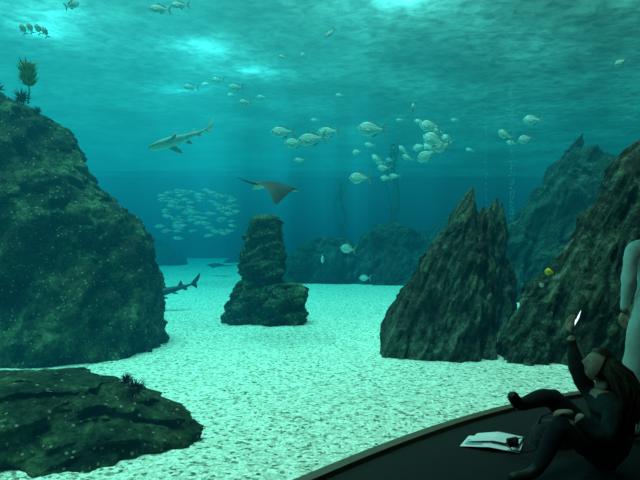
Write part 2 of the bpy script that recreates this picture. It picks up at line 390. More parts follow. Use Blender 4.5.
# ------------------------------------------------------------------ fish
M_back = simple_mat('fish_back', (.28, .42, .38), .45, .2, 15)
M_belly = simple_mat('fish_silver_belly', (.66, .80, .74), .35, .1, 20)
M_fin = simple_mat('fish_fin', (.3, .42, .36), .6, .2, 20)
M_eye = simple_mat('fish_eye', (.01, .01, .01), .2, .1, 5)
M_sback2 = simple_mat('schooling_fish_back', (.10, .2, .2), .5, .2, 15)
M_sbel2 = simple_mat('schooling_fish_side', (.36, .50, .50), .45, .25, 6)
M_ybelly = simple_mat('yellow_fish_skin', (.85, .6, .05), .5, .15, 12)
M_dark = simple_mat('dark_fish_band', (.02, .02, .02), .5, .1, 12)
M_sback = simple_mat('shark_back', (.16, .28, .25), .6, .35, 9)
M_sbelly = simple_mat('shark_belly', (.50, .70, .64), .6, .1, 9)
M_dshark = simple_mat('dark_shark_skin', (.03, .05, .05), .6, .2, 9)

FS = [(0, .02, .015), (.05, .28, .25), (.14, .62, .6), (.27, .93, .9), (.40, 1.0, 1.0), (.55, .9, .85), (.68, .66, .6), (.8, .38, .35), (.9, .18, .2), (.96, .16, .1)]
def fish_geo(V, F, MI, M, L, H, W, forked=True, bend=0.0, dors=.5):
    base = len(V); n_ = 12
    def tp(x, y, z):
        t = (.5*L-x)/L
        return M @ Vector((x, y+bend*L*(t**2), z))
    for (s, h, w) in FS:
        for k in range(n_):
            a = 2*math.pi*k/n_
            V.append(tp(L*(.5-s*.86), math.cos(a)*w*W/2, math.sin(a)*h*H/2))
    for r_ in range(len(FS)-1):
        for k in range(n_):
            k2 = (k+1) % n_
            F.append((base+r_*n_+k, base+r_*n_+k2, base+(r_+1)*n_+k2, base+(r_+1)*n_+k))
            MI.append(0 if math.sin(2*math.pi*(k+.5)/n_) > .45 else 1)
    F.append(tuple(base+k for k in range(n_))); MI.append(1)
    F.append(tuple(base+(len(FS)-1)*n_+k for k in reversed(range(n_)))); MI.append(1)
    def poly(pts, mi=2, thick=.012):
        for sgn in (1, -1):
            b0 = len(V)
            for (x, y, z) in pts: V.append(tp(x*L, y*L+sgn*thick*L*.25, z*L))
            idx = list(range(b0, b0+len(pts)))
            F.append(tuple(idx if sgn > 0 else idx[::-1])); MI.append(mi)
    h = H/L/2
    tz = h*1.15+.04
    poly([(-.32, 0, .02), (-.40, 0, tz*.6), (-.52, 0, tz), (-.455, 0, tz*.35), (-.425, 0, 0)])
    poly([(-.32, 0, -.02), (-.425, 0, 0), (-.455, 0, -tz*.35), (-.52, 0, -tz), (-.40, 0, -tz*.6)])
    poly([(.16, 0, h*.9), (.10, 0, h*1.0+.09*dors*2), (.02, 0, h*1.0+.06*dors), (-.1, 0, h*.9+.045*dors), (-.24, 0, h*.5+.05*dors), (-.27, 0, h*.3)])
    poly([(.0, 0, -h*.95), (-.06, 0, -h*.95-.08*dors*1.6), (-.15, 0, -h*.75-.03), (-.26, 0, -h*.4)])
    for sg in (1, -1):
        poly([(.22, sg*W/L*.48, -.02), (.12, sg*(W/L*.5+.06), -.09), (.08, sg*(W/L*.5+.05), -.05), (.16, sg*W/L*.5, 0)])
        b0 = len(V); r0 = .022*L+H*.02
        ce = Vector((L*.40, sg*W*.24, H*.08))
        for p in ((1, 0, 0), (-1, 0, 0), (0, 1, 0), (0, -1, 0), (0, 0, 1), (0, 0, -1)):
            V.append(tp(*(ce+Vector(p)*r0)))
        for f in ((0, 2, 4), (2, 1, 4), (1, 3, 4), (3, 0, 4), (2, 0, 5), (1, 2, 5), (3, 1, 5), (0, 3, 5)):
            F.append(tuple(b0+q for q in f)); MI.append(3)

def orient(pos, yaw, pitch=0, roll=0):
    return Matrix.Translation(pos) @ Euler((math.radians(roll), math.radians(-pitch), math.radians(yaw)), 'XYZ').to_matrix().to_4x4()
def finish(name, V, F, MI, mats):
    ob = new_mesh_obj(name, V, F, mats)
    for p, mi in zip(ob.data.polygons, MI): p.material_index = mi
    return ob
def fish(name, pos, L, H, yaw, pitch=0, mats=None, bend=0., W=None, dors=.5):
    V, F, MI = [], [], []
    fish_geo(V, F, MI, Matrix.Identity(4), L, H, W or H*.42, bend=bend, dors=dors)
    ob = finish(name, V, F, MI, mats or [M_back, M_belly, M_fin, M_eye])
    ob.matrix_world = orient(pos, yaw, pitch)
    return ob

# (image pixel x, image pixel y, assumed depth, length in pixels, height ratio, yaw, pitch)
JACKS = [(283,132,13,26,.42,180,-2),(312,139,12.5,30,.42,178,-8),(329,132,13,24,.45,170,-5),(372,129,12.5,30,.48,175,3),(295,143,13.5,22,.45,185,-5),
 (413,110,14,16,.5,70,70),(430,126,13,22,.5,160,10),(434,140,12.5,26,.5,150,25),(443,146,13,22,.5,200,-20),(427,155,13.2,22,.5,170,-30),(429,147,13.8,18,.5,120,20),
 (360,178,12,22,.5,175,0),(357,152,14,12,.45,140,0),(384,168,14,14,.42,190,0),(378,160,14.5,14,.42,180,30),(386,178,14.5,12,.42,175,0),
 (533,120,14,20,.5,175,0),(505,135,14.5,18,.5,200,20),(526,139,14,18,.5,190,-15),(348,249,13,16,.55,175,10),(323,260,13.5,14,.55,100,20),(365,278,15,12,.5,160,0),
 (245,102,14,14,.4,180,0),(236,87,14.5,16,.4,175,0),(191,87,15,16,.35,185,0),(330,33,12,14,.35,170,-40),(621,62,12,16,.4,190,-30),(403,150,16,12,.4,180,50),(300,160,16,12,.4,180,0),
 (218,80,15,14,.35,180,0),(283,57,14,10,.4,180,10),(304,56,14,9,.4,160,50),(408,158,15,14,.4,200,20),(420,122,15,12,.4,170,20),(395,176,16,12,.4,180,0),(512,143,15,12,.4,180,10),(262,97,16,12,.35,180,0),(340,95,17,10,.35,190,0),(370,145,16,12,.4,180,10),
 (437,131,14.5,16,.5,190,15),(419,147,15,14,.5,160,-20),(447,139,15.5,14,.5,150,40),(376,157,17,10,.42,180,20),(381,163,17.5,10,.42,170,0),(390,160,17,9,.42,200,0),(232,95,17,10,.35,180,0),(206,84,17,10,.35,175,0),(315,120,18,9,.4,180,0),(455,120,18,9,.4,180,0),(470,150,18,9,.4,160,20),(400,120,18,8,.4,180,0)]
for (px, py, d, lp, hr, yaw, pit) in JACKS:
    L = lp/600*d
    fish('silver_jack_fish', S(px, py, d), L, L*hr, yaw, pit, bend=random.uniform(-.08, .08))
for (px, py, d, lp, yaw, pit) in [(160,9,10,24,180,5),(180,5,10,20,190,-5),(72,5,9,20,60,30)]:
    L = lp/600*d
    fish('silver_jack_fish', S(px, py, d), L, L*.33, yaw, pit)
for (px, py) in [(23,29),(30,28),(38,29),(45,32)]:
    fish('small_green_fish', S(px, py, 9), .18, .08, 215, 62)
V, F, MI = [], [], []
cnt = 0
while cnt < 95:
    u, v_ = random.random(), random.random()
    if (u-.5)**2*4+(v_-.5)**2*4 > 1.25: continue
    px = 157+80*u; py = 188+52*v_
    d = 21+random.uniform(-1.5, 1.5)
    L = random.uniform(.36, .50)
    fish_geo(V, F, MI, orient(S(px, py, d), 180+random.uniform(-18, 18), random.uniform(-10, 10)), L, L*.27, L*.13)
    cnt += 1
finish('fish_school', V, F, MI, [M_sback2, M_sbel2, M_sback2, M_eye])
yf = fish('yellow_black_fish', S(550, 272, 7.0), .12, .085, 160, 10, mats=[M_ybelly, M_ybelly, M_dark, M_eye])
fish('yellow_black_fish', S(541, 284, 7.1), .10, .07, 20, -30, mats=[M_dark, M_belly, M_ybelly, M_eye])

# sharks
def shark(name, pos, L, yaw, pitch, roll, mats, bend=.1):
    V, F, MI = [], [], []
    prof = [(0, .005, .008, 0), (.03, .025, .05, 0), (.08, .045, .075, 0), (.16, .062, .088, .004), (.27, .075, .085, .008), (.38, .075, .075, .008), (.5, .06, .058, .006), (.62, .043, .04, .004), (.74, .028, .026, .004), (.83, .02, .018, .006), (.9, .014, .01, .02), (1.0, .004, .003, .075)]
    n_ = 16
    def tp(x, y, z):
        t = (.5*L-x)/L
        return Vector((x, y+bend*L*math.sin(t*2.6), z))
    for (s, h, w, zo) in prof:
        for k in range(n_):
            a = 2*math.pi*k/n_
            zz = math.sin(a)*h*L
            if zz < 0: zz *= .75
            V.append(tp(L*(.5-s), math.cos(a)*w*L, zz+zo*L))
    for r_ in range(len(prof)-1):
        for k in range(n_):
            k2 = (k+1) % n_
            F.append((r_*n_+k, r_*n_+k2, (r_+1)*n_+k2, (r_+1)*n_+k)); MI.append(0 if math.sin(2*math.pi*(k+.5)/n_) > -.2 else 1)
    F.append(tuple(range(n_))); MI.append(0)
    def poly(pts, mi=0):
        for sg in (1, -1):
            b0 = len(V)
            for p in pts: V.append(tp(*(Vector(p)*L+Vector((0, sg*.003*L, sg*.002*L)))))
            idx = list(range(b0, b0+len(pts)))
            F.append(tuple(idx if sg > 0 else idx[::-1])); MI.append(mi)
    poly([(.14, 0, .07), (.06, 0, .155), (.035, 0, .16), (.04, 0, .1), (.02, 0, .07)])
    poly([(-.14, 0, .045), (-.20, 0, .105), (-.22, 0, .105), (-.215, 0, .06), (-.235, 0, .03)])
    poly([(-.2, 0, -.02), (-.25, 0, -.055), (-.27, 0, -.05), (-.27, 0, -.01)])
    poly([(-.33, 0, .02), (-.42, 0, .075), (-.53, 0, .15), (-.52, 0, .11), (-.48, 0, .05), (-.42, 0, .0)])
    poly([(-.35, 0, .0), (-.42, 0, .01), (-.435, 0, -.02), (-.42, 0, -.075), (-.385, 0, -.04)])
    for sg in (1, -1):
        poly([(.24, sg*.06, -.02), (.16, sg*.17, -.05), (.07, sg*.235, -.07), (.08, sg*.17, -.05), (.13, sg*.07, -.03)])
        poly([(-.02, sg*.05, -.035), (-.07, sg*.10, -.05), (-.11, sg*.11, -.055), (-.09, sg*.04, -.035)])
        b0 = len(V); ce = Vector((L*.425, sg*.062*L, .02*L))
        for p in ((1, 0, 0), (-1, 0, 0), (0, 1, 0), (0, -1, 0), (0, 0, 1), (0, 0, -1)): V.append(tp(*(ce+Vector(p)*.01*L)))
        for f in ((0, 2, 4), (2, 1, 4), (1, 3, 4), (3, 0, 4), (2, 0, 5), (1, 2, 5), (3, 1, 5), (0, 3, 5)):
            F.append(tuple(b0+q for q in f)); MI.append(2)
    ob = finish(name, V, F, MI, mats)
    ob.matrix_world = orient(pos, yaw, pitch, roll)
    return ob
shark('leopard_shark', S(182, 137, 11), 1.28, 192, -22, 28, [M_sback, M_sbelly, M_eye], bend=-.05)
shark('dark_reef_shark', S(168, 291, 13.5), 1.5, 205, -14, 0, [M_dshark, M_dshark, M_eye], bend=.08)

# rays
M_rbelly = simple_mat('ray_belly', (.30, .55, .50), .6, .1, 9)
def ray(name, pos, span, yaw, pitch, roll, droop=.25, tail=1.0):
    V, F, MI = [], [], []
    nu, nc = 28, 12
    def pt(u, c, side):
        au = abs(u)
        lead = .34*(1-au**1.3)-.12*au
        trail = -.34*(1-au**.8)-.17*au
        x = lead+(trail-lead)*c
        th = .085*(1-au)**1.5*math.sin(math.pi*max(.0, min(1, c)))**.7+.0
        if au < .18: x += .10*(1-au/.18)*(1-c)**3
        z = droop*(-(au**1.6)*.5+.10*math.sin(au*math.pi))+side*th*(1 if side > 0 else .5)
        return Vector((x, u*.5, z))*span
    for side in (1, -1):
        b0 = len(V)
        for i in range(nu+1):
            for j in range(nc+1):
                V.append(pt(-1+2*i/nu, j/nc, side))
        for i in range(nu):
            for j in range(nc):
                a = b0+i*(nc+1)+j
                q = (a, a+nc+1, a+nc+2, a+1)
                F.append(q if side < 0 else q[::-1]); MI.append(0 if side > 0 else 1)
    b0 = len(V); nn = 14
    for k in range(nn):
        t = k/(nn-1); r = .018*(1-t)+.002
        for q in range(6):
            a = q*math.pi/3
            V.append(Vector((-.28-tail*.75*t, r*math.cos(a), r*math.sin(a)+.06*t*t))*span)
    for k in range(nn-1):
        for q in range(6):
            F.append((b0+k*6+q, b0+k*6+(q+1) % 6, b0+(k+1)*6+(q+1) % 6, b0+(k+1)*6+q)); MI.append(0)
    for sg in (1, -1):
        b0 = len(V)
        for p in ((-.25, sg*.02, 0), (-.33, sg*.08, -.01), (-.40, sg*.07, -.01), (-.36, sg*.01, 0)): V.append(Vector(p)*span)
        F.append((b0, b0+1, b0+2, b0+3)); MI.append(0)
    ob = finish(name, V, F, MI, [simple_mat('ray_back', (.01, .025, .024), .6, .3, 8), M_rbelly])
    ob.matrix_world = orient(pos, yaw, pitch, roll)
    return ob
ray('eagle_ray', S(275, 187, 9.5), 1.02, 28, -6, 16, droop=.35, tail=.5)
ray('sandbottom_ray', S(217, 268, 26) + Vector((0, 0, .1)), 1.3, 160, 0, 0, droop=.1, tail=.7)

# ------------------------------------------------------------------ plants, urchins, light shafts
M_kelp = simple_mat('kelp_leaf', (.30, .32, .04), .6, .4, 10)
M_dkelp = simple_mat('dark_kelp_leaf', (.04, .09, .06), .7, .3, 10)
M_urchin = simple_mat('urchin_spine', (.015, .008, .01), .5, .3, 10)
def tube(V, F, path, radii, n_=8, MI=None, mi=0):
    b0 = len(V); P = [Vector(p) for p in path]
    up = None
    for k, p in enumerate(P):
        t = (P[min(k+1, len(P)-1)]-P[max(k-1, 0)]).normalized()
        if up is None: up = t.orthogonal().normalized()
        up = (up-t*up.dot(t)).normalized(); sd = t.cross(up)
        for q in range(n_):
            a = 2*math.pi*q/n_; V.append(p+(up*math.cos(a)+sd*math.sin(a))*radii[k])
    for k in range(len(P)-1):
        for q in range(n_):
            F.append((b0+k*n_+q, b0+k*n_+(q+1) % n_, b0+(k+1)*n_+(q+1) % n_, b0+(k+1)*n_+q))
            if MI is not None: MI.append(mi)
    F.append(tuple(b0+q for q in reversed(range(n_)))); F.append(tuple(b0+(len(P)-1)*n_+q for q in range(n_)))
    if MI is not None: MI += [mi, mi]
def kelp_bush(name, base, h, w, mat, nl=90):
    V, F = [], []
    base = Vector(base)
    tube(V, F, [base, base+Vector((.02, 0, h*.25)), base+Vector((0, 0, h*.6))], [.012, .01, .008])
    for k in range(nl):
        a = random.uniform(0, 6.28); t = random.random()
        st = base+Vector((0, 0, h*(.34+.36*t)))
        out_ = Vector((math.cos(a), math.sin(a), 0))
        ln = w*(.45+.6*random.random())
        rise = random.uniform(.4, 1.1)
        mid = st+out_*ln*.6+Vector((0, 0, ln*rise*.4)); tip = st+out_*ln*(.8+.2*random.random())+Vector((0, 0, ln*rise))
        sd = Vector((-out_.y, out_.x, random.uniform(-.5, .5)))*.009
        b0 = len(V)
        V += [st-sd, st+sd, mid+sd*1.6, mid-sd*1.6, tip]
        F += [(b0, b0+1, b0+2, b0+3), (b0+3, b0+2, b0+4)]
    return new_mesh_obj(name, V, F, [mat])
kb = S(28, 97, 8.6); kelp_bush('kelp_plant', (kb.x, kb.y, kb.z-.1), .74, .18, M_kelp, 300)
def urchin(name, c, r, n_=90):
    V, F = [], []
    c = Vector(c)
    bm = bmesh.new(); bmesh.ops.create_icosphere(bm, subdivisions=2, radius=r*.4)
    for v in bm.verts: V.append(c+Vector((v.co.x, v.co.y, v.co.z*.8)))
    for f in bm.faces: F.append(tuple(v.index for v in f.verts))
    bm.free()
    for k in range(n_):
        d = Vector((random.gauss(0, 1), random.gauss(0, 1), random.gauss(.3, 1))).normalized()
        tube(V, F, [c+d*r*.3, c+d*r*(.8+.3*random.random())], [r*.05, r*.008], 4)
    return new_mesh_obj(name, V, F, [M_urchin])
for (x, y, z, r) in [(-1.42, 4.62, .45, .10), (-1.54, 4.78, .48, .07), (-2.5, 4.5, .46, .09), (-4.25, 8.55, 3.62, .15), (-4.55, 8.4, 3.7, .14), (-4.02, 8.5, 3.42, .09)]:
    urchin('sea_urchin', (x, y, z), r)
def kelp_strand(name, base, h, mat, n_=40, spread=.35):
    V, F = [], []
    base = Vector(base)
    for s_ in range(3):
        o = Vector((random.uniform(-spread, spread), random.uniform(-spread, spread), 0))
        path = [base+o+Vector((.15*math.sin(t*1.3+s_), 0, h*t/10)) for t in range(11)]
        tube(V, F, path, [.03]*11, 6)
        for k in range(n_):
            t = random.random()*9.9; i = int(t); p = path[i].lerp(path[i+1], t-i)
            a = random.uniform(0, 6.28); o2 = Vector((math.cos(a), math.sin(a), random.uniform(-.6, .5)))*random.uniform(.2, .4)
            sd = Vector((-o2.y, o2.x, .2)).normalized()*.05
            b0 = len(V); V += [p, p+o2*.5+sd, p+o2, p+o2*.5-sd]; F.append((b0, b0+1, b0+2, b0+3))
    return new_mesh_obj(name, V, F, [mat])
kelp_strand('giant_kelp', (3.8, 30.5, 0), 6.6, M_dkelp)
kelp_strand('giant_kelp', (1.0, 32.5, 0), 4.8, M_dkelp)
M_shaft = simple_mat('pale_shaft_specks', (.45, .7, .7), .2, .05, 5)
for (bx, by, rad, n_) in [(6.5, 20.3, .09, 420), (5.75, 20.8, .05, 140)]:  # columns of pale specks standing in for shafts of light
    V, F = [], []
    for k in range(n_):
        r = random.uniform(.006, .015); a = random.uniform(0, 6.28); rr_ = rad*math.sqrt(random.random()); z = random.uniform(2.0, 6.9); rr_ *= .5+z/7
        c = Vector((bx+rr_*math.cos(a), by+rr_*math.sin(a), z)); b0 = len(V)
        for p in ((1, 0, 0), (-1, 0, 0), (0, 1, 0), (0, -1, 0), (0, 0, 1), (0, 0, -1)): V.append(c+Vector(p)*r)
        for f in ((0, 2, 4), (2, 1, 4), (1, 3, 4), (3, 0, 4), (2, 0, 5), (1, 2, 5), (3, 1, 5), (0, 3, 5)): F.append(tuple(b0+q for q in f))
    new_mesh_obj('light_shaft_column', V, F, [M_shaft])

# ------------------------------------------------------------------ people
def skin_mesh(joints, edges, root, sub=2):
    names = list(joints.keys()); idx = {k: i for i, k in enumerate(names)}
    me = bpy.data.meshes.new('tmp'); me.from_pydata([joints[k][0] for k in names], [(idx[a], idx[b]) for a, b in edges], [])
    ob = link(bpy.data.objects.new('tmp', me))
    sm = ob.modifiers.new('skin', 'SKIN'); sm.use_smooth_shade = True
    ss = ob.modifiers.new('sub', 'SUBSURF'); ss.levels = sub; ss.render_levels = sub
    for i, k in enumerate(names):
        r = joints[k][1]; sv = me.skin_vertices[0].data[i]
        sv.radius = (r, r) if not isinstance(r, tuple) else r
        sv.use_root = (k == root)
    dg = bpy.context.evaluated_depsgraph_get(); dg.update()
    em_ = ob.evaluated_get(dg).to_mesh()
    V = [v.co.copy() for v in em_.vertices]; F = [tuple(p.vertices) for p in em_.polygons]
    ob.evaluated_get(dg).to_mesh_clear()
    bpy.data.objects.remove(ob); bpy.data.meshes.remove(me)
    return V, F

def hand_mesh(wrist, d, nrm, size=1.0, curl=.4, thumb=1):
    """d = direction of fingers, nrm = palm normal (curl direction)"""
    wrist = Vector(wrist); d = Vector(d).normalized(); nrm = Vector(nrm); nrm = (nrm-d*nrm.dot(d)).normalized(); s = d.cross(nrm)*thumb
    V, F = [], []
    def addm(j, e, root):
        v, f = skin_mesh(j, e, root, 1); b0 = len(V); V.extend(v); F.extend([tuple(b0+q for q in x) for x in f])
    J = {'w': (wrist, .024*size), 'p': (wrist+d*.04*size, .028*size), 'k1': (wrist+d*.075*size+s*.022*size, .016*size), 'k2': (wrist+d*.075*size-s*.022*size, .016*size)}
    addm(J, [('w', 'p'), ('p', 'k1'), ('p', 'k2'), ], 'w')
    for (o, ln) in ((.03, .07), (.01, .08), (-.011, .074), (-.031, .058)):
        p0 = wrist+d*.07*size+s*o*size
        ang = 0; pts = [p0-d*.02*size, p0]; cur = p0
        for q, fr in enumerate((.45, .32, .23)):
            ang += curl*(.6+.4*q); dd = d*math.cos(ang)+nrm*math.sin(ang)
            cur = cur+dd*ln*fr*size; pts.append(cur)
        addm({str(q): (p, (.0095-.001*q)*size) for q, p in enumerate(pts)}, [(str(q), str(q+1)) for q in range(4)], '0')
    t0 = wrist+d*.02*size+s*.018*size
    pts = [t0, t0+(d*.5+s)*.028*size, t0+(d*.9+s*.9)*.045*size+nrm*.012*size, t0+(d*1.2+s*.7)*.06*size+nrm*.025*size]
    addm({str(q): (p, (.012-.0012*q)*size) for q, p in enumerate(pts)}, [(str(q), str(q+1)) for q in range(3)], '0')
    return V, F

M_skin = simple_mat('skin', (.48, .29, .20), .55, .08, 30)
M_hair = simple_mat('dark_hair', (.045, .02, .01), .5, .4, 60)
M_lip = simple_mat('lips', (.35, .12, .10), .5, .1, 30)
M_white = simple_mat('eye_white', (.7, .7, .68), .3, .05, 10)

def head(name, c, fwd, up, parent, size=1.0, long_hair=False, hairfall=None):
    c = Vector(c); f = Vector(fwd).normalized(); u = Vector(up); u = (u-f*u.dot(f)).normalized(); s = u.cross(f)
    def T(x, y, z): return c+(f*x+s*y+u*z)*size
    bm = bmesh.new(); bmesh.ops.create_uvsphere(bm, u_segments=48, v_segments=36, radius=1)
    V, F, MI = [], [], []
    def gs(a, b_, w): return math.exp(-((a-b_)/w)**2)
    for v in bm.verts:
        x, y, z = v.co
        X = x*.094; Y = y*.074; Z = z*.113
        if z < 0:
            Y *= 1-.28*(-z)**1.3
            X *= 1-.12*(-z)
            if x > 0: X += .012*(-z)**2*x
        if x > 0:
            X -= .008*x*gs(Z, -.005, .02)*gs(abs(Y), .03, .018)
            X += .006*x*gs(Z, .022, .014)
            X += .026*gs(Y, 0, .011)*gs(Z, -.028, .016)*x
            X += .014*gs(Y, 0, .009)*gs(Z, -.008, .022)*x
            X += .006*gs(Z, -.06, .012)*gs(Y, 0, .022)*x
            X += .008*gs(Z, -.095, .016)*gs(Y, 0, .025)*x
        V.append(T(X, Y, Z))
    for fa in bm.faces:
        F.append(tuple(v.index for v in fa.verts))
        ce = fa.calc_center_median()
        MI.append(1 if ce.x > .6 and abs(ce.z*.113+.06) < .009 and abs(ce.y*.074) < .024 else 0)
    bm.free()
    for sg in (1, -1):
        bm = bmesh.new(); bmesh.ops.create_uvsphere(bm, u_segments=12, v_segments=8, radius=1)
        b0 = len(V)
        for v in bm.verts: V.append(T(.078+v.co.x*.012, sg*.031+v.co.y*.013, -.002+v.co.z*.009))
        for fa in bm.faces: F.append(tuple(b0+v.index for v in fa.verts)); MI.append(3 if fa.calc_center_median().x > .85 else 2)
        b0 = len(V)
        for v in bm.verts: V.append(T(-.005+v.co.x*.016-.01*v.co.z, sg*(.074+.008*abs(v.co.x))+v.co.y*.006, -.012+v.co.z*.030))
        for fa in bm.faces: F.append(tuple(b0+v.index for v in fa.verts)); MI.append(0)
        bm.free()
    ob = finish(name, V, F, MI, [M_skin, M_lip, M_white, M_eye]); ob.parent = parent
    bm = bmesh.new(); bmesh.ops.create_uvsphere(bm, u_segments=64, v_segments=40, radius=1)
    V, F = [], []
    for v in bm.verts:
        x, y, z = v.co
        k = 1+.05*noise.noise(Vector((x*3, y*9, z*3)))
        V.append(T((x*.106-.006)*k, y*.088*k, (z*.122+.008)*k))
    for fa in bm.faces:
        ce = fa.calc_center_median()
        face = ce.x > .25 and ce.z < .48+.1*abs(ce.y)
        low = ce.z < (-.75 if long_hair else -.35) and ce.x > -.6
        ear = (ce.x > -.15 and ce.z < .1) and not long_hair
        if not (face or low or ear): F.append(tuple(v.index for v in fa.verts))
    bm.free()
    if long_hair:
        for k in range(320):
            a = random.uniform(-1.7, 1.7)
            st = T(-.09*math.cos(a)-.01, .09*math.sin(a), random.uniform(-.04, .08))
            drop = hairfall[0]*(.65+.45*random.random()); bk = Vector(hairfall[1])*random.uniform(.6, 1.5)
            sp = Vector((random.uniform(-.02, .03), random.uniform(-.07, .07), 0))
            path = [st+(c-st)*.25, st, st+bk*.07+Vector((0, 0, -drop*.3))+sp*.4, st+bk*.10+Vector((0, 0, -drop*.65))+sp, st+bk*.08+Vector((0, 0, -drop))+sp*1.2]
            tube(V, F, path, [.008, .013, .013, .010, .003], 5)
    h = new_mesh_obj('hair', V, F, [M_hair]); h.parent = parent
    return ob

def add_hand(parent, name, *a, **k):
    V, F = hand_mesh(*a, **k); o = new_mesh_obj(name, V, F, [M_skin]); o.parent = parent; return o

# --- seated woman taking a photo
M_top = simple_mat('dark_jacket', (.020, .028, .028), .9, .4, 30, bump=.5)
M_jeans = simple_mat('dark_jeans', (.011, .015, .020), .9, .3, 80, bump=.2)
M_shoe = simple_mat('black_shoe', (.012, .012, .012), .5, .2, 20)
W_ = bpy.data.objects.new('seated_woman', None); link(W_); W_.empty_display_size = .2
J = {
 'pelvis': (Vector((2.00, 4.15, .155)), .15), 'waist': (Vector((2.03, 4.15, .29)), .15), 'chest': (Vector((2.01, 4.15, .42)), .15), 'upper': (Vector((1.98, 4.15, .50)), .115),
 'neck': (Vector((1.96, 4.15, .575)), .055), 'nape': (Vector((1.945, 4.15, .645)), .046),
 'sL': (Vector((1.95, 3.98, .49)), .072), 'eL': (Vector((1.85, 3.87, .29)), .060), 'wL': (Vector((1.675, 3.93, .46)), .036),
 'sR': (Vector((1.95, 4.32, .50)), .070), 'eR': (Vector((1.82, 4.27, .70)), .058), 'wR': (Vector((1.795, 4.29, .925)), .034),
 'hL': (Vector((1.93, 4.04, .145)), .12), 'tL': (Vector((1.76, 3.99, .27)), .100), 'kL': (Vector((1.58, 3.96, .39)), .073), 'cL': (Vector((1.52, 3.96, .25)), .066), 'aL': (Vector((1.44, 3.95, .10)), .045), 'fL': (Vector((1.37, 3.94, .05)), .045), 'toL': (Vector((1.23, 3.92, .042)), .038),
 'hR': (Vector((1.93, 4.26, .15)), .12), 'tR': (Vector((1.80, 4.28, .32)), .100), 'kR': (Vector((1.66, 4.27, .48)), .073), 'cR': (Vector((1.53, 4.18, .50)), .066), 'aR': (Vector((1.385, 4.07, .49)), .047), 'fR': (Vector((1.335, 4.04, .49)), .048), 'toR': (Vector((1.27, 4.0, .58)), .038),
}
E = [('pelvis','waist'),('waist','chest'),('chest','upper'),('upper','neck'),('neck','nape'),('upper','sL'),('sL','eL'),('eL','wL'),('upper','sR'),('sR','eR'),('eR','wR'),
     ('pelvis','hL'),('hL','tL'),('tL','kL'),('kL','cL'),('cL','aL'),('aL','fL'),('fL','toL'),('pelvis','hR'),('hR','tR'),('tR','kR'),('kR','cR'),('cR','aR'),('aR','fR'),('fR','toR')]
V, F = skin_mesh(J, E, 'pelvis')
# cloth folds
for i, p in enumerate(V):
    if p.x > 1.6: V[i] = p + Vector((noise.noise(p*14), noise.noise(p*14+Vector((5, 0, 0))), noise.noise(p*14+Vector((0, 9, 0)))))*.014
body = new_mesh_obj('body', V, F, [M_top, M_jeans, M_shoe, M_skin]); body.parent = W_
def nearest(jts, p):
    best = None
    for (a, b_) in jts['E']:
        A, B = jts['J'][a][0], jts['J'][b_][0]; ab_ = B-A; t = max(0, min(1, (p-A).dot(ab_)/max(1e-9, ab_.length_squared)))
        d = (p-(A+ab_*t)).length
        if best is None or d < best[0]: best = (d, a, b_, t)
    return best
WJ = {'J': J, 'E': E}
for p in body.data.polygons:
    d, a, b_, t = nearest(WJ, p.center)
    if b_ in ('hL', 'hR', 'tL', 'tR', 'kL', 'kR', 'cL', 'cR', 'aL', 'aR'): p.material_index = 1
    elif b_ in ('fL', 'toL', 'fR', 'toR'): p.material_index = 2
    elif b_ in ('nape',) or (b_ == 'neck' and t > .5): p.material_index = 3
    elif b_ in ('wL', 'wR') and t > .85: p.material_index = 3
add_hand(W_, 'left_hand', (1.67, 3.935, .465), (-.85, .1, .1), (-.2, 0, -1), size=1.0, curl=.45, thumb=-1)
add_hand(W_, 'right_hand', (1.795, 4.29, .935), (-.05, .0, 1), (.35, .1, 0), size=1.0, curl=.5, thumb=1)
head('head', (1.93, 4.15, .735), (-.86, .0, .42), (.42, 0, .86), W_, size=1.0, long_hair=True, hairfall=(.36, (1, -.25, 0)))
# phone in hand
ph = bpy.data.objects.new('mobile_phone', None); link(ph)
M_ph = simple_mat('phone_case', (.01, .01, .012), .3, .1, 10); M_scr = simple_mat('phone_screen', (.1, .2, .2), .2, .1, 8, emit=(.65, .95, .9), emit_s=1.6)
pb = box('case', (-.075, -.0045, -.038), (.075, .0045, .038), M_ph, ph, .003)
ps = box('display', (-.064, -.0062, -.033), (.064, -.0042, .033), M_scr, ph)
pc = box('camera_lens', (.05, .004, .018), (.064, .0065, .030), M_eye, ph, .001)
ph.matrix_world = Matrix.Translation((1.84, 4.305, 1.035)) @ Euler((math.radians(20), math.radians(-28), math.radians(48)), 'XYZ').to_matrix().to_4x4()

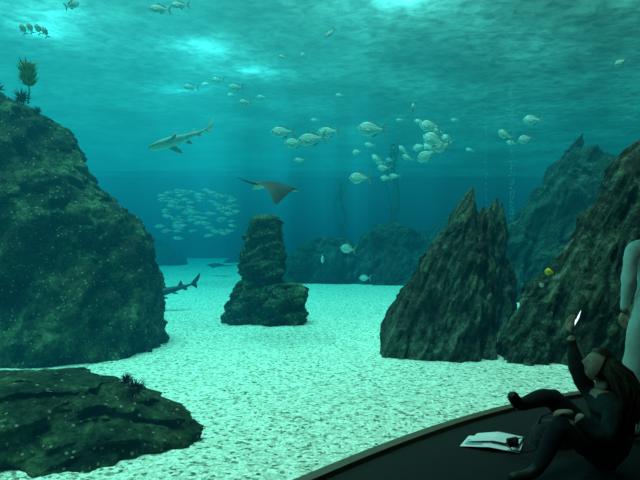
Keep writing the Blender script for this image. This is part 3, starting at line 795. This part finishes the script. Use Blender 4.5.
# --- standing visitor in pale clothes, facing the tank
M_shirt = simple_mat('pale_shirt', (.62, .65, .6), .9, .08, 25, bump=.3)
M_pale = simple_mat('pale_trousers', (.58, .58, .52), .9, .08, 25, bump=.3)
Z_ = bpy.data.objects.new('standing_man', None); link(Z_)
cx, cy = 2.66, 4.75
def q(x, y, z): return Vector((cx+x, cy+y, z*1.03 if z > .2 else z))
J = {'pelvis': (q(0, 0, .97), .145), 'waist': (q(0, .0, 1.12), .14), 'chest': (q(0, 0, 1.34), .155), 'upper': (q(0, 0, 1.47), .11), 'neck': (q(0, .01, 1.57), .055), 'nape': (q(0, .02, 1.63), .055),
 'sL': (q(-.19, 0, 1.50), .068), 'eL': (q(-.225, -.02, 1.22), .055), 'wL': (q(-.19, .14, .99), .034),
 'sR': (q(.19, 0, 1.50), .068), 'eR': (q(.225, -.02, 1.22), .055), 'wR': (q(.19, .14, .99), .034),
 'hL': (q(-.10, 0, .90), .12), 'tL': (q(-.13, .01, .72), .115), 'kL': (q(-.15, .01, .51), .10), 'cL': (q(-.16, -.01, .36), .095), 'aL': (q(-.165, -.02, .11), .08), 'fL': (q(-.17, .04, .055), .05), 'toL': (q(-.18, .18, .045), .04),
 'hR': (q(.10, 0, .90), .12), 'tR': (q(.13, .01, .72), .115), 'kR': (q(.15, .01, .51), .10), 'cR': (q(.16, -.01, .36), .095), 'aR': (q(.165, -.02, .11), .08), 'fR': (q(.17, .04, .055), .05), 'toR': (q(.18, .18, .045), .04)}
V, F = skin_mesh(J, E, 'pelvis')
for i, p in enumerate(V):
    if p.z > .15 and p.z < 1.5: V[i] = p + Vector((noise.noise(p*9), noise.noise(p*9+Vector((5, 0, 0))), 0))*.018
body = new_mesh_obj('body', V, F, [M_shirt, M_pale, M_shoe, M_skin]); body.parent = Z_
MJ = {'J': J, 'E': E}
for p in body.data.polygons:
    d, a, b_, t = nearest(MJ, p.center)
    if b_ in ('hL', 'hR', 'tL', 'tR', 'kL', 'kR', 'cL', 'cR', 'aL', 'aR'): p.material_index = 1 if p.center.z < .93 else 0
    elif b_ in ('fL', 'toL', 'fR', 'toR'): p.material_index = 2
    elif b_ == 'nape' or (b_ == 'neck' and t > .6): p.material_index = 3
    elif b_ in ('wL', 'wR') and t > .8: p.material_index = 3
add_hand(Z_, 'left_hand', q(-.19, .14, .985), (.02, .25, -1), (1, .3, 0), size=1.08, curl=.35, thumb=1)
add_hand(Z_, 'right_hand', q(.19, .14, .985), (-.02, .25, -1), (-1, .3, 0), size=1.08, curl=.35, thumb=-1)
head('head', q(0, .04, 1.745), (0, 1, .02), (0, 0, 1), Z_, size=1.02)

# ------------------------------------------------------------------ things on the floor
M_paper = simple_mat('brochure_paper', (.62, .66, .66), .7, .1, 10)
M_ink = simple_mat('brochure_print', (.10, .30, .36), .7, .5, 14)
br = bpy.data.objects.new('visitor_brochure', None); link(br)
def sheet(name, pts, z0, mat, fold=.02):
    V = [(x, y, z0+zz) for (x, y, zz) in pts]
    return new_mesh_obj(name, V, [(0, 1, 4, 3), (1, 2, 5, 4)], [mat], smooth=False, parent=br)
sheet('page_outer', [(-.22, -.12, .0), (0, -.14, .03), (.22, -.10, .005), (-.20, .16, .0), (.01, .14, .03), (.22, .17, .005)], .006, M_paper)
sheet('page_inner', [(-.17, -.02, .012), (.02, -.05, .05), (.2, -.02, .03), (-.14, .2, .012), (.03, .19, .05), (.22, .2, .03)], .01, M_paper)
for i in range(5):
    yy = -.08+i*.028
    new_mesh_obj('print_line', [(-.19, yy, .0115+.004), (-.05, yy-.012, .0338), (-.05, yy-.002, .0338), (-.19, yy+.012, .0155)], [(0, 1, 2, 3)], [M_ink], smooth=False, parent=br)
br.matrix_world = Matrix.Translation((1.33, 4.66, .0)) @ Euler((0, 0, math.radians(-24)), 'XYZ').to_matrix().to_4x4()
cam_o = bpy.data.objects.new('compact_camera', None); link(cam_o)
box('camera_body', (-.05, -.018, 0), (.05, .018, .065), M_ph, cam_o, .006)
V, F = [], []
tube(V, F, [(0, -.018, .033), (0, -.03, .033), (0, -.03, .033), (0, -.045, .033)], [.024, .024, .02, .019], 24); new_mesh_obj('lens', V, F, [M_ph]).parent = cam_o
V, F = [], []
tube(V, F, [(.05, 0, .055), (.10, .0, .05), (.13, -.05, .012), (.10, -.14, .008), (.0, -.16, .008), (-.09, -.1, .012), (-.08, -.02, .04), (-.05, 0, .055)], [.005]*8, 6); new_mesh_obj('wrist_strap', V, F, [M_ph]).parent = cam_o
cam_o.matrix_world = Matrix.Translation((1.45, 4.52, .045)) @ Euler((0, 0, math.radians(25)), 'XYZ').to_matrix().to_4x4()
V, F, MI = [], [], []
for j in range(13):
    t = j/12; zz = .20*math.sin(t*math.pi/2) if j else 0
    r = math.cos(t*math.pi/2)**.45
    for k in range(28):
        a = 2*math.pi*k/28
        nn = 1+.08*noise.noise(Vector((math.cos(a)*2, math.sin(a)*2, t*3)))
        V.append(Vector((math.cos(a)*.17*r*nn, math.sin(a)*.10*r*nn, zz)))
for j in range(12):
    for k in range(28): F.append((j*28+k, j*28+(k+1) % 28, (j+1)*28+(k+1) % 28, (j+1)*28+k))
tube(V, F, [(-.12, 0, .13), (-.09, -.03, .24), (0, -.04, .28), (.09, -.03, .24), (.12, 0, .13)], [.009]*5, 8)
bag = new_mesh_obj('shoulder_bag', V, F, [M_top]); bag.location = (1.80, 4.66, 0)

# ------------------------------------------------------------------ light
sun = bpy.data.lights.new('skylight_sun', 'SUN'); sun.energy = 8.2; sun.angle = math.radians(35); sun.color = (.80, 1, .78)
so = link(bpy.data.objects.new('skylight_sun', sun)); so.rotation_euler = Euler((math.radians(6), math.radians(-6), 0))
for i, (x, y, e) in enumerate([(-3.4, 17, 320), (-7.2, 15.8, 420), (1.9, 13.4, 340), (-2.1, 19.5, 240), (-5.2, 22, 240), (-6.4, 14.6, 220)]):
    l = bpy.data.lights.new('tank_lamp', 'POINT'); l.energy = e; l.shadow_soft_size = .2; l.color = (.85, 1, .95)
    o = link(bpy.data.objects.new('tank_lamp', l)); o.location = (x, y, 7.7)
# dim unseen fill light, added to brighten the visitors
l = bpy.data.lights.new('added_fill_light', 'AREA'); l.energy = 40; l.size = 1.2; l.color = (.35, 1, .85)
o = link(bpy.data.objects.new('added_fill_light', l)); o.location = (.2, 2.2, 4.9); o.rotation_euler = Euler((math.radians(30), math.radians(-25), 0))

# daylight hall above the tank: bright to the left, shaded to the right
w = bpy.data.worlds.new('hall'); scene.world = w; w.use_nodes = True
wn = w.node_tree; bg = wn.nodes['Background']
tc = wn.nodes.new('ShaderNodeTexCoord'); sx = wn.nodes.new('ShaderNodeSeparateXYZ'); wn.links.new(tc.outputs['Generated'], sx.inputs[0])
mr = wn.nodes.new('ShaderNodeMapRange'); mr.interpolation_type = 'SMOOTHSTEP'
mr.inputs[1].default_value = -.25; mr.inputs[2].default_value = .40; mr.inputs[3].default_value = .5; mr.inputs[4].default_value = .04
wn.links.new(sx.outputs['X'], mr.inputs[0]); wn.links.new(mr.outputs[0], bg.inputs['Strength'])
bg.inputs[0].default_value = (.12, .75, .72, 1)

cam = bpy.data.cameras.new('camera'); cam.lens = 33.75; cam.sensor_width = 36; cam.clip_end = 200
co = link(bpy.data.objects.new('camera', cam)); co.location = (0, 0, 1.6); co.rotation_euler = (math.radians(90), 0, 0)
scene.camera = co
